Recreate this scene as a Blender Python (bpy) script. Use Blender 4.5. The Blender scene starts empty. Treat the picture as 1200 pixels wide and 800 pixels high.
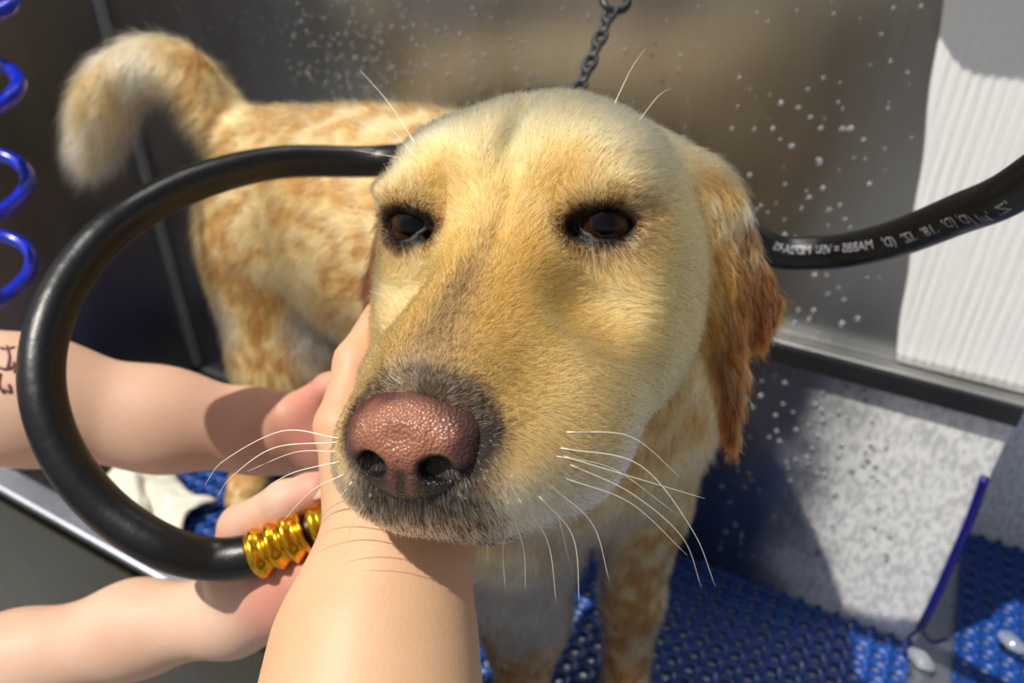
import bpy, bmesh, math, random
import numpy as np
from mathutils import Vector, Matrix

rng = np.random.default_rng(7)
random.seed(7)
SC = bpy.context.scene
COL = SC.collection

# ------------------------------------------------------------------ camera model (used to read distances off the photograph)
CAM = np.array([0, 0, .775]); TH = math.radians(33)
FW = np.array([0, math.cos(TH), -math.sin(TH)]); UP = np.array([0, math.sin(TH), math.cos(TH)]); RT = np.array([1., 0, 0])
FPX = 900.
def at(px, py, z):
    return CAM + z * (FW + RT * (px - 600) / FPX + UP * (400 - py) / FPX)
def proj(P):
    d = np.asarray(P) - CAM; z = d @ FW
    return np.stack([600 + FPX * (d @ RT) / z, 400 - FPX * (d @ UP) / z, z], -1)
# tub frame: u along the back wall, n towards it
WU = np.array([.876, -.483, 0.]); WU /= np.linalg.norm(WU); WN = np.array([-WU[1], WU[0], 0.])
def tub(u, n, z):
    return WU * u + WN * n + np.array([0, 0, z])
TUBM = Matrix(((WU[0], WN[0], 0, 0), (WU[1], WN[1], 0, 0), (0, 0, 1, 0), (0, 0, 0, 1)))

# ------------------------------------------------------------------ object helpers
def tag(o, label=None, cat=None, group=None, kind=None):
    if label: o['label'] = label
    if cat: o['category'] = cat
    if group: o['group'] = group
    if kind: o['kind'] = kind
    return o
def link(o, parent=None):
    COL.objects.link(o)
    if parent is not None: o.parent = parent
    return o
def smooth(me):
    me.polygons.foreach_set('use_smooth', [True] * len(me.polygons))
def mesh_obj(name, V, Fs, mat, parent=None, sm=True):
    me = bpy.data.meshes.new(name)
    me.from_pydata([tuple(v) for v in V], [], [tuple(f) for f in Fs])
    if sm: smooth(me)
    me.materials.append(mat)
    return link(bpy.data.objects.new(name, me), parent)
def bm_obj(name, bm, mat, parent=None, sm=False):
    me = bpy.data.meshes.new(name); bm.normal_update(); bm.to_mesh(me); bm.free()
    if sm: smooth(me)
    me.materials.append(mat)
    return link(bpy.data.objects.new(name, me), parent)
def empty(name, loc=(0, 0, 0), parent=None):
    o = bpy.data.objects.new(name, None); o.location = loc; o.empty_display_size = .02
    return link(o, parent)
def keep_child(ch, pa):
    ch.parent = pa; ch.matrix_parent_inverse = Matrix.Translation(-Vector(pa.location))
def add_box(bm, a, b, M=None, bev=0, seg=2):
    a = Vector(a); b = Vector(b)
    r = bmesh.ops.create_cube(bm, size=1)
    for v in r['verts']:
        v.co = Vector([(a[i] + b[i]) / 2 + v.co[i] * (b[i] - a[i]) for i in range(3)])
    vs = r['verts']
    if bev:
        es = list({e for v in vs for e in v.link_edges})
        rr = bmesh.ops.bevel(bm, geom=es, offset=bev, segments=seg, affect='EDGES', profile=.5)
        vs = list({v for f in rr['faces'] for v in f.verts} | {v for v in vs if v.is_valid})
    if M is not None:
        bmesh.ops.transform(bm, matrix=M, verts=[v for v in vs if v.is_valid])
def catmull(P, n=12):
    P = [np.asarray(p, float) for p in P]
    P = [2 * P[0] - P[1]] + P + [2 * P[-1] - P[-2]]
    out = []
    for i in range(1, len(P) - 2):
        for k in range(n):
            t = k / n
            a, b, c, d = P[i - 1:i + 3]
            out.append(.5 * (2 * b + (c - a) * t + (2 * a - 5 * b + 4 * c - d) * t * t + (3 * b - a - 3 * c + d) * t ** 3))
    out.append(P[-2])
    return np.array(out)
def frames(P, up0=None):
    P = np.asarray(P, float)
    T = np.gradient(P, axis=0); T /= np.linalg.norm(T, axis=1)[:, None]
    u = np.array(up0 if up0 is not None else [0, 0, 1.]); u = u - T[0] * (u @ T[0])
    if np.linalg.norm(u) < 1e-3: u = np.cross(T[0], [1, 0, 0.])
    u /= np.linalg.norm(u); N = []
    for t in T:
        u = u - t * (u @ t); u /= np.linalg.norm(u); N.append(u.copy())
    N = np.array(N); return T, N, np.cross(T, N)
def tube_data(P, rad, seg=16, cap=True, up0=None):
    P = np.asarray(P, float); n = len(P)
    rad = np.full(n, rad) if np.isscalar(rad) else np.asarray(rad)
    T, N, B = frames(P, up0)
    V = []; Fc = []
    for i in range(n):
        for k in range(seg):
            a = 2 * math.pi * k / seg
            V.append(P[i] + rad[i] * (math.cos(a) * N[i] + math.sin(a) * B[i]))
    for i in range(n - 1):
        for k in range(seg):
            k2 = (k + 1) % seg
            Fc.append((i * seg + k, i * seg + k2, (i + 1) * seg + k2, (i + 1) * seg + k))
    if cap:
        Fc.append(tuple(range(seg))[::-1]); Fc.append(tuple((n - 1) * seg + k for k in range(seg)))
    return V, Fc
def tube(name, P, rad, mat, parent=None, seg=16, up0=None):
    V, Fc = tube_data(P, rad, seg, True, up0)
    return mesh_obj(name, V, Fc, mat, parent)
def tubes_mesh(name, lst, mat, parent=None):
    V = []; Fc = []
    for (P, r, s) in lst:
        v, f = tube_data(P, r, s); o = len(V); V += v; Fc += [tuple(i + o for i in q) for q in f]
    return mesh_obj(name, V, Fc, mat, parent)

# ------------------------------------------------------------------ materials
def new_mat(name):
    m = bpy.data.materials.new(name); m.use_nodes = True
    nt = m.node_tree
    return m, nt, nt.nodes['Principled BSDF']
def lin(c):
    return tuple(((x / 255) / 12.92 if x / 255 <= .04045 else ((x / 255 + .055) / 1.055) ** 2.4) for x in c[:3]) + (1,)
def simple(name, rgb, rough=.5, metal=0, bump=0, bscale=200, spec=.5, var=0, vscale=8, **kw):
    m, nt, b = new_mat(name)
    b.inputs['Base Color'].default_value = lin(rgb); b.inputs['Roughness'].default_value = rough
    b.inputs['Metallic'].default_value = metal; b.inputs['Specular IOR Level'].default_value = spec
    for k, v in kw.items(): b.inputs[k.replace('_', ' ')].default_value = v
    tc = nt.nodes.new('ShaderNodeTexCoord')
    if var:
        n = nt.nodes.new('ShaderNodeTexNoise'); n.inputs['Scale'].default_value = vscale; n.inputs['Detail'].default_value = 5
        nt.links.new(tc.outputs['Object'], n.inputs['Vector'])
        mx = nt.nodes.new('ShaderNodeMix'); mx.data_type = 'RGBA'
        c = lin(rgb); mx.inputs[6].default_value = tuple(x * (1 - var) for x in c[:3]) + (1,)
        mx.inputs[7].default_value = tuple(min(1, x * (1 + var)) for x in c[:3]) + (1,)
        nt.links.new(n.outputs['Fac'], mx.inputs[0]); nt.links.new(mx.outputs[2], b.inputs['Base Color'])
    if bump:
        n = nt.nodes.new('ShaderNodeTexNoise'); n.inputs['Scale'].default_value = bscale; n.inputs['Detail'].default_value = 4
        nt.links.new(tc.outputs['Object'], n.inputs['Vector'])
        bp = nt.nodes.new('ShaderNodeBump'); bp.inputs['Strength'].default_value = bump; bp.inputs['Distance'].default_value = .002
        nt.links.new(n.outputs['Fac'], bp.inputs['Height']); nt.links.new(bp.outputs['Normal'], b.inputs['Normal'])
    return m
def math_node(nt, op, a, b=None, c=None, clamp=False):
    n = nt.nodes.new('ShaderNodeMath'); n.operation = op; n.use_clamp = clamp
    for i, x in enumerate((a, b, c)):
        if x is None: continue
        if isinstance(x, (int, float)): n.inputs[i].default_value = x
        else: nt.links.new(x, n.inputs[i])
    return n.outputs[0]
def maprange(nt, x, a, b, c=0, d=1):
    n = nt.nodes.new('ShaderNodeMapRange'); n.interpolation_type = 'SMOOTHSTEP'
    nt.links.new(x, n.inputs[0])
    for i, v in enumerate((a, b, c, d)): n.inputs[i + 1].default_value = v
    return n.outputs[0]

def steel(name, base=(120, 118, 112), rough=.3, mottle=None, scale=1.0):
    """brushed stainless sheet; film=(u0,u1,density) white film starting at u0..u1 along the wall (object x)"""
    m, nt, b = new_mat(name)
    tc = nt.nodes.new('ShaderNodeTexCoord')
    mp = nt.nodes.new('ShaderNodeMapping'); mp.inputs['Scale'].default_value = (220 * scale, 220 * scale, 5)
    nt.links.new(tc.outputs['Object'], mp.inputs['Vector'])
    n = nt.nodes.new('ShaderNodeTexNoise'); n.inputs['Scale'].default_value = 1; n.inputs['Detail'].default_value = 4
    nt.links.new(mp.outputs[0], n.inputs['Vector'])
    n2 = nt.nodes.new('ShaderNodeTexNoise'); n2.inputs['Scale'].default_value = 6; n2.inputs['Detail'].default_value = 4
    mp2 = nt.nodes.new('ShaderNodeMapping'); mp2.inputs['Scale'].default_value = (1.6, 1.6, .35)
    nt.links.new(tc.outputs['Object'], mp2.inputs['Vector']); nt.links.new(mp2.outputs[0], n2.inputs['Vector'])
    rg = math_node(nt, 'MULTIPLY_ADD', n.outputs['Fac'], .14, rough - .10)
    rg = math_node(nt, 'MULTIPLY_ADD', n2.outputs['Fac'], .12, rg)
    col = nt.nodes.new('ShaderNodeMix'); col.data_type = 'RGBA'
    c = lin(base)
    col.inputs[6].default_value = tuple(x * .55 for x in c[:3]) + (1,); col.inputs[7].default_value = tuple(min(1, x * 1.5) for x in c[:3]) + (1,)
    nt.links.new(n2.outputs['Fac'], col.inputs[0])
    b.inputs['Metallic'].default_value = 1
    bp = nt.nodes.new('ShaderNodeBump'); bp.inputs['Strength'].default_value = .12; bp.inputs['Distance'].default_value = .001
    nt.links.new(n.outputs['Fac'], bp.inputs['Height']); nt.links.new(bp.outputs[0], b.inputs['Normal'])
    nt.links.new(col.outputs[2], b.inputs['Base Color']); nt.links.new(rg, b.inputs['Roughness'])
    if mottle:  # white mottling mixed over the steel, stronger towards higher u
        u0, u1, dens = mottle
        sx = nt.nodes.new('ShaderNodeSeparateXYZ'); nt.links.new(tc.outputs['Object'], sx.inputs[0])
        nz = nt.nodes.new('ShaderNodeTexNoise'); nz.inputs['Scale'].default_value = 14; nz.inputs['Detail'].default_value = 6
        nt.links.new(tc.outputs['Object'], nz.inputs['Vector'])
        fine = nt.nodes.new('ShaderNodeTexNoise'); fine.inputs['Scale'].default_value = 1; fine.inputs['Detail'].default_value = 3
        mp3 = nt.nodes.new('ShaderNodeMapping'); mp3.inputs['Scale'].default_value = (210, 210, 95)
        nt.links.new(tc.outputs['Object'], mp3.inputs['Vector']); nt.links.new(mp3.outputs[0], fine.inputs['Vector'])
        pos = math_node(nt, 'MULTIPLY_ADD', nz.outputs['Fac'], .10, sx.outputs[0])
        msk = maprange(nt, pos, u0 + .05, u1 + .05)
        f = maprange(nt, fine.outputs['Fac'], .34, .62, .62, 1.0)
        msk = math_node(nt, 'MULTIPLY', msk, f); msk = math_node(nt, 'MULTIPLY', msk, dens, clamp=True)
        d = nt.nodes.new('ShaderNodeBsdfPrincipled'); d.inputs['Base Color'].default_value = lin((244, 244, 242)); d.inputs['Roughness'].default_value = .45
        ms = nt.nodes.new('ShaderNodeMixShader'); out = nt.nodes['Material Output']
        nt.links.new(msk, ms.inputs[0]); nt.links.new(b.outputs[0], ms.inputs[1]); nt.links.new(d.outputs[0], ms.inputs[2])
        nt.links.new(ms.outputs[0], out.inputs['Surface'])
    return m

def attr_mat(name, attr, rough=.6, bump=0, bscale=300, sss=0, spec=.4):
    m, nt, b = new_mat(name)
    a = nt.nodes.new('ShaderNodeAttribute'); a.attribute_name = attr
    nt.links.new(a.outputs['Color'], b.inputs['Base Color']); b.inputs['Roughness'].default_value = rough
    b.inputs['Specular IOR Level'].default_value = spec
    if sss:
        b.inputs['Subsurface Weight'].default_value = sss; b.inputs['Subsurface Radius'].default_value = (1, .35, .2); b.inputs['Subsurface Scale'].default_value = .006
    if bump:
        tc = nt.nodes.new('ShaderNodeTexCoord')
        n = nt.nodes.new('ShaderNodeTexVoronoi'); n.inputs['Scale'].default_value = bscale
        nt.links.new(tc.outputs['Object'], n.inputs['Vector'])
        bp = nt.nodes.new('ShaderNodeBump'); bp.inputs['Strength'].default_value = bump; bp.inputs['Distance'].default_value = .001; bp.invert = True
        nt.links.new(n.outputs['Distance'], bp.inputs['Height']); nt.links.new(bp.outputs['Normal'], b.inputs['Normal'])
    return m

def skin_mat(name, a, b2, c3):
    m, nt, b = new_mat(name)
    tc = nt.nodes.new('ShaderNodeTexCoord')
    n = nt.nodes.new('ShaderNodeTexNoise'); n.inputs['Scale'].default_value = 22; n.inputs['Detail'].default_value = 5
    nt.links.new(tc.outputs['Object'], n.inputs['Vector'])
    cr = nt.nodes.new('ShaderNodeValToRGB'); cr.color_ramp.elements[0].position = .3; cr.color_ramp.elements[1].position = .7
    cr.color_ramp.elements[0].color = lin(a); cr.color_ramp.elements[1].color = lin(b2)
    nt.links.new(n.outputs['Fac'], cr.inputs[0])
    at_ = nt.nodes.new('ShaderNodeAttribute'); at_.attribute_name = 'flush'
    mx = nt.nodes.new('ShaderNodeMix'); mx.data_type = 'RGBA'
    nt.links.new(at_.outputs['Fac'], mx.inputs[0]); nt.links.new(cr.outputs[0], mx.inputs[6]); mx.inputs[7].default_value = lin(c3)
    nt.links.new(mx.outputs[2], b.inputs['Base Color'])
    b.inputs['Roughness'].default_value = .5; b.inputs['Specular IOR Level'].default_value = .35; b.inputs['Subsurface Weight'].default_value = .25
    b.inputs['Subsurface Radius'].default_value = (1, .35, .2); b.inputs['Subsurface Scale'].default_value = .008
    v = nt.nodes.new('ShaderNodeTexVoronoi'); v.inputs['Scale'].default_value = 600; nt.links.new(tc.outputs['Object'], v.inputs['Vector'])
    bp = nt.nodes.new('ShaderNodeBump'); bp.inputs['Strength'].default_value = .12; bp.inputs['Distance'].default_value = .0006
    nt.links.new(v.outputs['Distance'], bp.inputs['Height']); nt.links.new(bp.outputs['Normal'], b.inputs['Normal'])
    return m

# ------------------------------------------------------------------ distance field modelling (smooth joined anatomy, meshed by surface nets)
def ell(c, r, R=None):
    c = np.asarray(c, float); r = np.asarray(r, float)
    def f(P):
        q = P - c
        if R is not None: q = q @ R
        k0 = np.sqrt(((q / r) ** 2).sum(-1)); k1 = np.sqrt(((q / (r * r)) ** 2).sum(-1)) + 1e-9
        return k0 * (k0 - 1) / k1
    m = r.max(); f.bb = (c - m, c + m); return f
def cone(a, b, ra, rb, flat=None, k=1.0):
    """tapered capsule; flat = direction squashed by factor k (>1 thinner)"""
    a = np.asarray(a, float); b = np.asarray(b, float)
    fl = None if flat is None else np.asarray(flat, float) / np.linalg.norm(flat)
    def f(P):
        p = P - a; ab = b - a
        if fl is not None:
            p = p + (p @ fl)[..., None] * fl * (k - 1); ab = ab + (ab @ fl) * fl * (k - 1)
        t = np.clip((p @ ab) / (ab @ ab), 0, 1)
        d = np.sqrt(((p - t[..., None] * ab) ** 2).sum(-1)) - (ra + (rb - ra) * t)
        return d if fl is None else d / (1 + (k - 1) * .45)
    m = max(ra, rb); f.bb = (np.minimum(a, b) - m, np.maximum(a, b) + m); return f
class Field:
    def __init__(s, axes, T=None):
        s.ax = axes; s.F = np.full([len(a) for a in axes], 1., np.float32); s.T = T
    def win(s, bb, pad):
        sl = []
        for i in range(3):
            lo = np.searchsorted(s.ax[i], bb[0][i] - pad); hi = np.searchsorted(s.ax[i], bb[1][i] + pad)
            sl.append(slice(max(lo - 1, 0), min(hi + 1, len(s.ax[i]))))
        return tuple(sl)
    def op(s, f, k=.01, mode='add'):
        sl = s.win(f.bb, k + .012)
        X = np.stack(np.meshgrid(*[s.ax[i][sl[i]] for i in range(3)], indexing='ij'), -1)
        if X.size == 0: return
        d = f(X).astype(np.float32); A = s.F[sl]
        if mode == 'add':
            h = np.clip(.5 + .5 * (A - d) / k, 0, 1); s.F[sl] = A * (1 - h) + d * h - k * h * (1 - h)
        else:
            d = -d; h = np.clip(.5 + .5 * (d - A) / k, 0, 1); s.F[sl] = A * (1 - h) + d * h + k * h * (1 - h)
    def mesh(s):
        F = s.F; ax = s.ax; nx, ny, nz = F.shape
        inside = F < 0
        c = np.zeros((nx - 1, ny - 1, nz - 1), np.uint8)
        for i in (0, 1):
            for j in (0, 1):
                for k in (0, 1): c += inside[i:nx - 1 + i, j:ny - 1 + j, k:nz - 1 + k]
        act = np.argwhere((c > 0) & (c < 8))
        idx = np.full(c.shape, -1, np.int32); idx[tuple(act.T)] = np.arange(len(act))
        acc = np.zeros((len(act), 3)); cnt = np.zeros(len(act))
        X = [np.asarray(a) for a in ax]
        cor = [(i, j, k) for i in (0, 1) for j in (0, 1) for k in (0, 1)]
        for a in cor:
            for d in range(3):
                if a[d]: continue
                b = list(a); b[d] = 1
                ia = act + np.array(a); ib = act + np.array(b)
                fa = F[tuple(ia.T)]; fb = F[tuple(ib.T)]
                m = (fa < 0) != (fb < 0)
                t = np.where(m, fa / np.where(m, fa - fb, 1), 0)
                for e in range(3):
                    pa = X[e][ia[:, e]]; pb = X[e][ib[:, e]]
                    acc[:, e] += np.where(m, pa + t * (pb - pa), 0)
                cnt += m
        V = acc / cnt[:, None]
        Q = []
        for d in range(3):
            sh = [slice(None)] * 3; sh2 = [slice(None)] * 3; sh[d] = slice(0, -1); sh2[d] = slice(1, None)
            cr = inside[tuple(sh)] != inside[tuple(sh2)]
            e1, e2 = [(1, 2), (2, 0), (0, 1)][d]
            E = np.argwhere(cr)
            E = E[(E[:, e1] > 0) & (E[:, e2] > 0) & (E[:, e1] < F.shape[e1] - 1) & (E[:, e2] < F.shape[e2] - 1)]
            o1 = np.zeros(3, int); o1[e1] = 1; o2 = np.zeros(3, int); o2[e2] = 1
            q = np.stack([idx[tuple((E - o1 - o2).T)], idx[tuple((E - o2).T)], idx[tuple(E.T)], idx[tuple((E - o1).T)]], 1)
            fl = ~inside[tuple(E.T)]
            q[fl] = q[fl][:, ::-1]
            Q.append(q)
        Q = np.concatenate(Q); Q = Q[(Q >= 0).all(1)]
        return V, Q
def uni(lo, hi, h): return np.arange(lo, hi + h, h)
def np_mesh(name, V, Q, mat, parent=None):
    me = bpy.data.meshes.new(name)
    me.vertices.add(len(V)); me.vertices.foreach_set('co', np.asarray(V, np.float32).ravel())
    me.loops.add(Q.size); me.loops.foreach_set('vertex_index', Q.astype(np.int32).ravel())
    me.polygons.add(len(Q)); me.polygons.foreach_set('loop_start', np.arange(0, Q.size, Q.shape[1], dtype=np.int32))
    me.update(calc_edges=True); smooth(me); me.materials.append(mat)
    return link(bpy.data.objects.new(name, me), parent)
def set_col(o, name, C):
    C = np.asarray(C, np.float32)
    if C.ndim == 1:
        a = o.data.attributes.new(name, 'FLOAT', 'POINT'); a.data.foreach_set('value', C)
    else:
        if C.shape[1] == 3: C = np.c_[C, np.ones(len(C))]
        a = o.data.attributes.new(name, 'FLOAT_COLOR', 'POINT'); a.data.foreach_set('color', C.astype(np.float32).ravel())
def vnormals(V, Q):
    n = np.cross(V[Q[:, 2]] - V[Q[:, 0]], V[Q[:, 3]] - V[Q[:, 1]])
    N = np.zeros_like(V)
    for k in range(4): np.add.at(N, Q[:, k], n)
    N /= np.linalg.norm(N, axis=1)[:, None] + 1e-12
    return N
def lap(V, Q, it=2, lam=.5, mask=None):
    for _ in range(it):
        A = np.zeros_like(V); C = np.zeros(len(V))
        for k in range(4):
            a = Q[:, k]; b = Q[:, (k + 1) % 4]
            np.add.at(A, a, V[b]); np.add.at(C, a, 1); np.add.at(A, b, V[a]); np.add.at(C, b, 1)
        W = V + lam * (A / C[:, None] - V)
        V = W if mask is None else V + (W - V) * mask[:, None]
    return V
# value noise on arrays
_perm = rng.random((32, 32, 32)).astype(np.float32)
def vnoise(P, s):
    q = np.asarray(P) * s; i = np.floor(q).astype(int); f = q - i; f = f * f * (3 - 2 * f); o = 0
    for a in (0, 1):
        for b in (0, 1):
            for c in (0, 1):
                w = (f[..., 0] if a else 1 - f[..., 0]) * (f[..., 1] if b else 1 - f[..., 1]) * (f[..., 2] if c else 1 - f[..., 2])
                o = o + w * _perm[(i[..., 0] + a) % 32, (i[..., 1] + b) % 32, (i[..., 2] + c) % 32]
    return o
def sstep(x, a, b):
    t = np.clip((x - a) / (b - a), 0, 1); return t * t * (3 - 2 * t)
# ------------------------------------------------------------------ the wash tub and its steel walls (built in tub coordinates)
NW = .723; UC = .140
def on_wall(px, py, n=NW):
    d = FW + RT * (px - 600) / FPX + UP * (400 - py) / FPX
    t = n / (d @ WN); p = CAM + d * t
    return np.array([p @ WU, p[2]])
def tubobj(name, boxes, mat, kind='structure', bev=.0015):
    bm = bmesh.new()
    for a, b in boxes: add_box(bm, a, b, None, bev)
    o = bm_obj(name, bm, mat); o.matrix_world = TUBM
    if kind: o['kind'] = kind
    return o
m_steel = steel('steel_wall', (160, 160, 160), .30)
m_steel_lo = steel('steel_panel', (150, 154, 162), .28, mottle=(-.065, .055, 1.0))
m_steel_lite = steel('steel_trim', (178, 178, 176), .38)
m_steel_tub = steel('steel_tub', (186, 190, 200), .42)
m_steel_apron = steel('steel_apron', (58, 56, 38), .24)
m_rough_conc = simple('wet_concrete', (132, 132, 130), .8, bump=.4, bscale=60, var=.25, vscale=5)
US = on_wall(170, 200)[0]; UL = -.47
tubobj('wall_back', [((US, NW, .345), (.62, NW + .012, 1.75)), ((US, NW, -.03), (UL, NW + .012, .3449))], m_steel)
tubobj('wall_left', [((US - .012, .304, -.03), (US - .0002, NW + .012, 1.75))], m_steel)
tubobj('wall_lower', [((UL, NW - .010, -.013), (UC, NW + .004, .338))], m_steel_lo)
tubobj('wall_recess', [((UC - .02, NW + .215, -.013), (.62, NW + .227, .338)), ((UC - .02, NW + .012, .3385), (.62, NW + .227, .344))], steel('steel_recess', (120, 120, 122), .3, mottle=(-.3, -.2, .95)))
tubobj('trim_ledge', [((UL, NW - .022, .326), (UC + .001, NW - .0105, .348))], steel('steel_ledge', (84, 84, 84), .42))
tubobj('trim_ledge_top', [((UL, NW - .022, .3485), (UC + .001, NW - .0005, .352))], m_steel_lite)
# vertical weld strip on the back wall
tubobj('trim_seam', [((US + .0005, NW - .012, -.005), (US + .016, NW - .0005, 1.7))], simple('grey_sealant', (150, 152, 150), .45, var=.15, vscale=20))
tubobj('floor', [((US, .301, -.03), (.62, NW - .0105, -.0130)), ((UC + .0015, NW - .010, -.03), (.62, NW + .214, -.0130))], m_steel_tub)
# near side of the tub: rolled rim and sloping apron
bm = bmesh.new()
add_box(bm, (-1.7, .270, .168), (.62, .300, .180), None, .004)
add_box(bm, (-1.7, .288, -.02), (.62, .298, .1675), None, .001)
o = bm_obj('trim_rim', bm, m_steel_tub); o.matrix_world = TUBM; o['kind'] = 'structure'
tubobj('wall_front', [((-1.7, .262, -.62), (.62, .2695, .174))], m_steel_apron)
tubobj('ground', [((-4, -4, -.75), (4, 2.5, -.70))], m_rough_conc)

# white ribbed splash sheet fixed over the right end of the back wall
def rib_sheet():
    m, nt, b = new_mat('white_plastic')
    b.inputs['Base Color'].default_value = lin((232, 233, 232)); b.inputs['Roughness'].default_value = .35
    tc = nt.nodes.new('ShaderNodeTexCoord'); mp = nt.nodes.new('ShaderNodeMapping'); mp.inputs['Scale'].default_value = (150, 1, 7)
    nt.links.new(tc.outputs['Object'], mp.inputs['Vector'])
    n = nt.nodes.new('ShaderNodeTexNoise'); n.inputs['Scale'].default_value = 1; n.inputs['Detail'].default_value = 3
    nt.links.new(mp.outputs[0], n.inputs['Vector'])
    bp = nt.nodes.new('ShaderNodeBump'); bp.inputs['Strength'].default_value = .5; bp.inputs['Distance'].default_value = .003
    nt.links.new(n.outputs['Fac'], bp.inputs['Height']); nt.links.new(bp.outputs[0], b.inputs['Normal'])
    n2 = nt.nodes.new('ShaderNodeTexNoise'); n2.inputs['Scale'].default_value = 30
    mx = nt.nodes.new('ShaderNodeMix'); mx.data_type = 'RGBA'; mx.inputs[6].default_value = lin((236, 236, 236)); mx.inputs[7].default_value = lin((250, 250, 248))
    nt.links.new(n2.outputs['Fac'], mx.inputs[0]); nt.links.new(mx.outputs[2], b.inputs['Base Color'])
    nu, nz = 330, 60
    V = []; z0, z1 = .354, 1.0
    for j in range(nz + 1):
        z = z0 + (z1 - z0) * j / nz
        ul = np.interp(z, [.354, .636, 1.0], [.030, -.012, -.06]) + .0010 * math.sin(z * 60)
        for i in range(nu + 1):
            u = ul + (.60 - ul) * i / nu
            rib = .0004 * math.sin(u * 2 * math.pi / .0085 + .5 * math.sin(z * 13)) if i > 2 else 0
            V.append((u, NW - .004 + rib + (.0035 if i == 0 else 0), z))
    F_ = [(j * (nu + 1) + i, j * (nu + 1) + i + 1, (j + 1) * (nu + 1) + i + 1, (j + 1) * (nu + 1) + i) for j in range(nz) for i in range(nu)]
    o = mesh_obj('splash_sheet', V, F_, m); o.matrix_world = TUBM
    tag(o, 'white ribbed wet plastic sheet covering the right end of the steel back wall', 'splash sheet')
    s = o.modifiers.new('s', 'SOLIDIFY'); s.thickness = .002; s.offset = 1
rib_sheet()

# blue rubber lattice mats
m_mat = simple('blue_rubber', (8, 62, 138), .38, bump=.15, bscale=120, var=.25, vscale=30, spec=.6)
def lattice(name, u0, u1, n0, n1, p, label, zt=-.0052):
    nu = int(round((u1 - u0) / p)); nn = int(round((n1 - n0) / p)); V = []; Fc = []
    H = .0075; hw = p * .27
    idx = {}
    def vert(x, y, z):
        k = (round(x * 1e5), round(y * 1e5), round(z * 1e5))
        if k not in idx: idx[k] = len(V); V.append((x, y, z))
        return idx[k]
    m8 = [(-1, -1), (0, -1), (1, -1), (1, 0), (1, 1), (0, 1), (-1, 1), (-1, 0)]
    for i in range(nu):
        for j in range(nn):
            cu = u0 + (i + .5) * p; cn = n0 + (j + .5) * p; h = p / 2
            out = [(cu + a * h, cn + b * h) for a, b in m8]
            inn = [(cu + a * hw * (.78 if a and b else 1), cn + b * hw * (.78 if a and b else 1)) for a, b in m8]
            zo = [0.0015 if (a and b) else -.0012 for a, b in m8]
            a_ = [vert(x, y, zt + z) for (x, y), z in zip(out, zo)]
            b_ = [vert(x, y, zt - .0012) for (x, y) in inn]
            c_ = [vert(x, y, zt - H) for (x, y) in inn]
            for k in range(8):
                k2 = (k + 1) % 8
                Fc.append((a_[k], a_[k2], b_[k2], b_[k])); Fc.append((b_[k], b_[k2], c_[k2], c_[k]))
    # raised round nubs on every crossing
    for i in range(nu + 1):
        for j in range(nn + 1):
            cu = u0 + i * p; cn = n0 + j * p; o = len(V); r = p * .19
            for s_, z_ in ((1, .001), (.9, .0032), (.5, .0046)):
                for k in range(8):
                    V.append((cu + r * s_ * math.cos(k * math.pi / 4), cn + r * s_ * math.sin(k * math.pi / 4), zt + z_))
            V.append((cu, cn, zt + .005))
            for l in (0, 1):
                for k in range(8): Fc.append((o + l * 8 + k, o + l * 8 + (k + 1) % 8, o + l * 8 + 8 + (k + 1) % 8, o + l * 8 + 8 + k))
            for k in range(8): Fc.append((o + 16 + k, o + 16 + (k + 1) % 8, o + 24))
    o = mesh_obj(name, V, Fc, m_mat); o.matrix_world = TUBM
    tag(o, label, 'mat')
    return o
PM = .0205
lattice('rubber_mat', -.93 , -.93 + PM * 52, NW - .012 - PM * 20, NW - .012, PM, 'large blue rubber lattice mat under the dog along the steel wall')
lattice('rubber_mat', .183, .183 + PM * 20, NW + .21 - PM * 17, NW + .21, PM, 'smaller blue lattice mat beyond the panel corner behind the blue cord')
SUN_E = 4.6; SKY_E = .08; FURN = 330000
# ------------------------------------------------------------------ the dog
HS = 1.12
HO = np.array([-.0021, .2771, .6471])
HM = np.array([[.96616533, -.23435353, .10771714], [-.25781316, -.88971555, .37674743], [-.00754553, .3917712, .92003174]]).T  # columns r, f, u
def H(r, f, u):                      # head coordinates (cm, before head scale) -> world
    return HO + HM @ (np.array([r, f, u]) * .01 * HS)
def Hinv(P):
    return (P - HO) @ HM * 100 / HS
K = .01 * HS
def hell(c, r, R=None):
    RR = HM if R is None else HM @ R
    return ell(H(*c), np.array(r) * K, RR)
def hcone(a, b, ra, rb, flat=None, k=1.):
    return cone(H(*a), H(*b), ra * K, rb * K, None if flat is None else HM @ np.array(flat, float), k)
def roll(ax, deg):
    return np.array(Matrix.Rotation(math.radians(deg), 3, ax))
EYES = [np.array([-3.7, -.80, .15]), np.array([3.35, -.75, .20])]
def hax(lo, hi, flo, fhi, fine, coarse):
    return np.concatenate([np.arange(lo, flo, coarse), np.arange(flo, fhi, fine), np.arange(fhi, hi + coarse, coarse)])
D = Field([hax(-.56, .27, -.105, .135, .0018, .0045), hax(.14, 1.0, .155, .43, .0018, .0045), hax(-.01, .76, .50, .755, .0018, .0045)])
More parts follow.
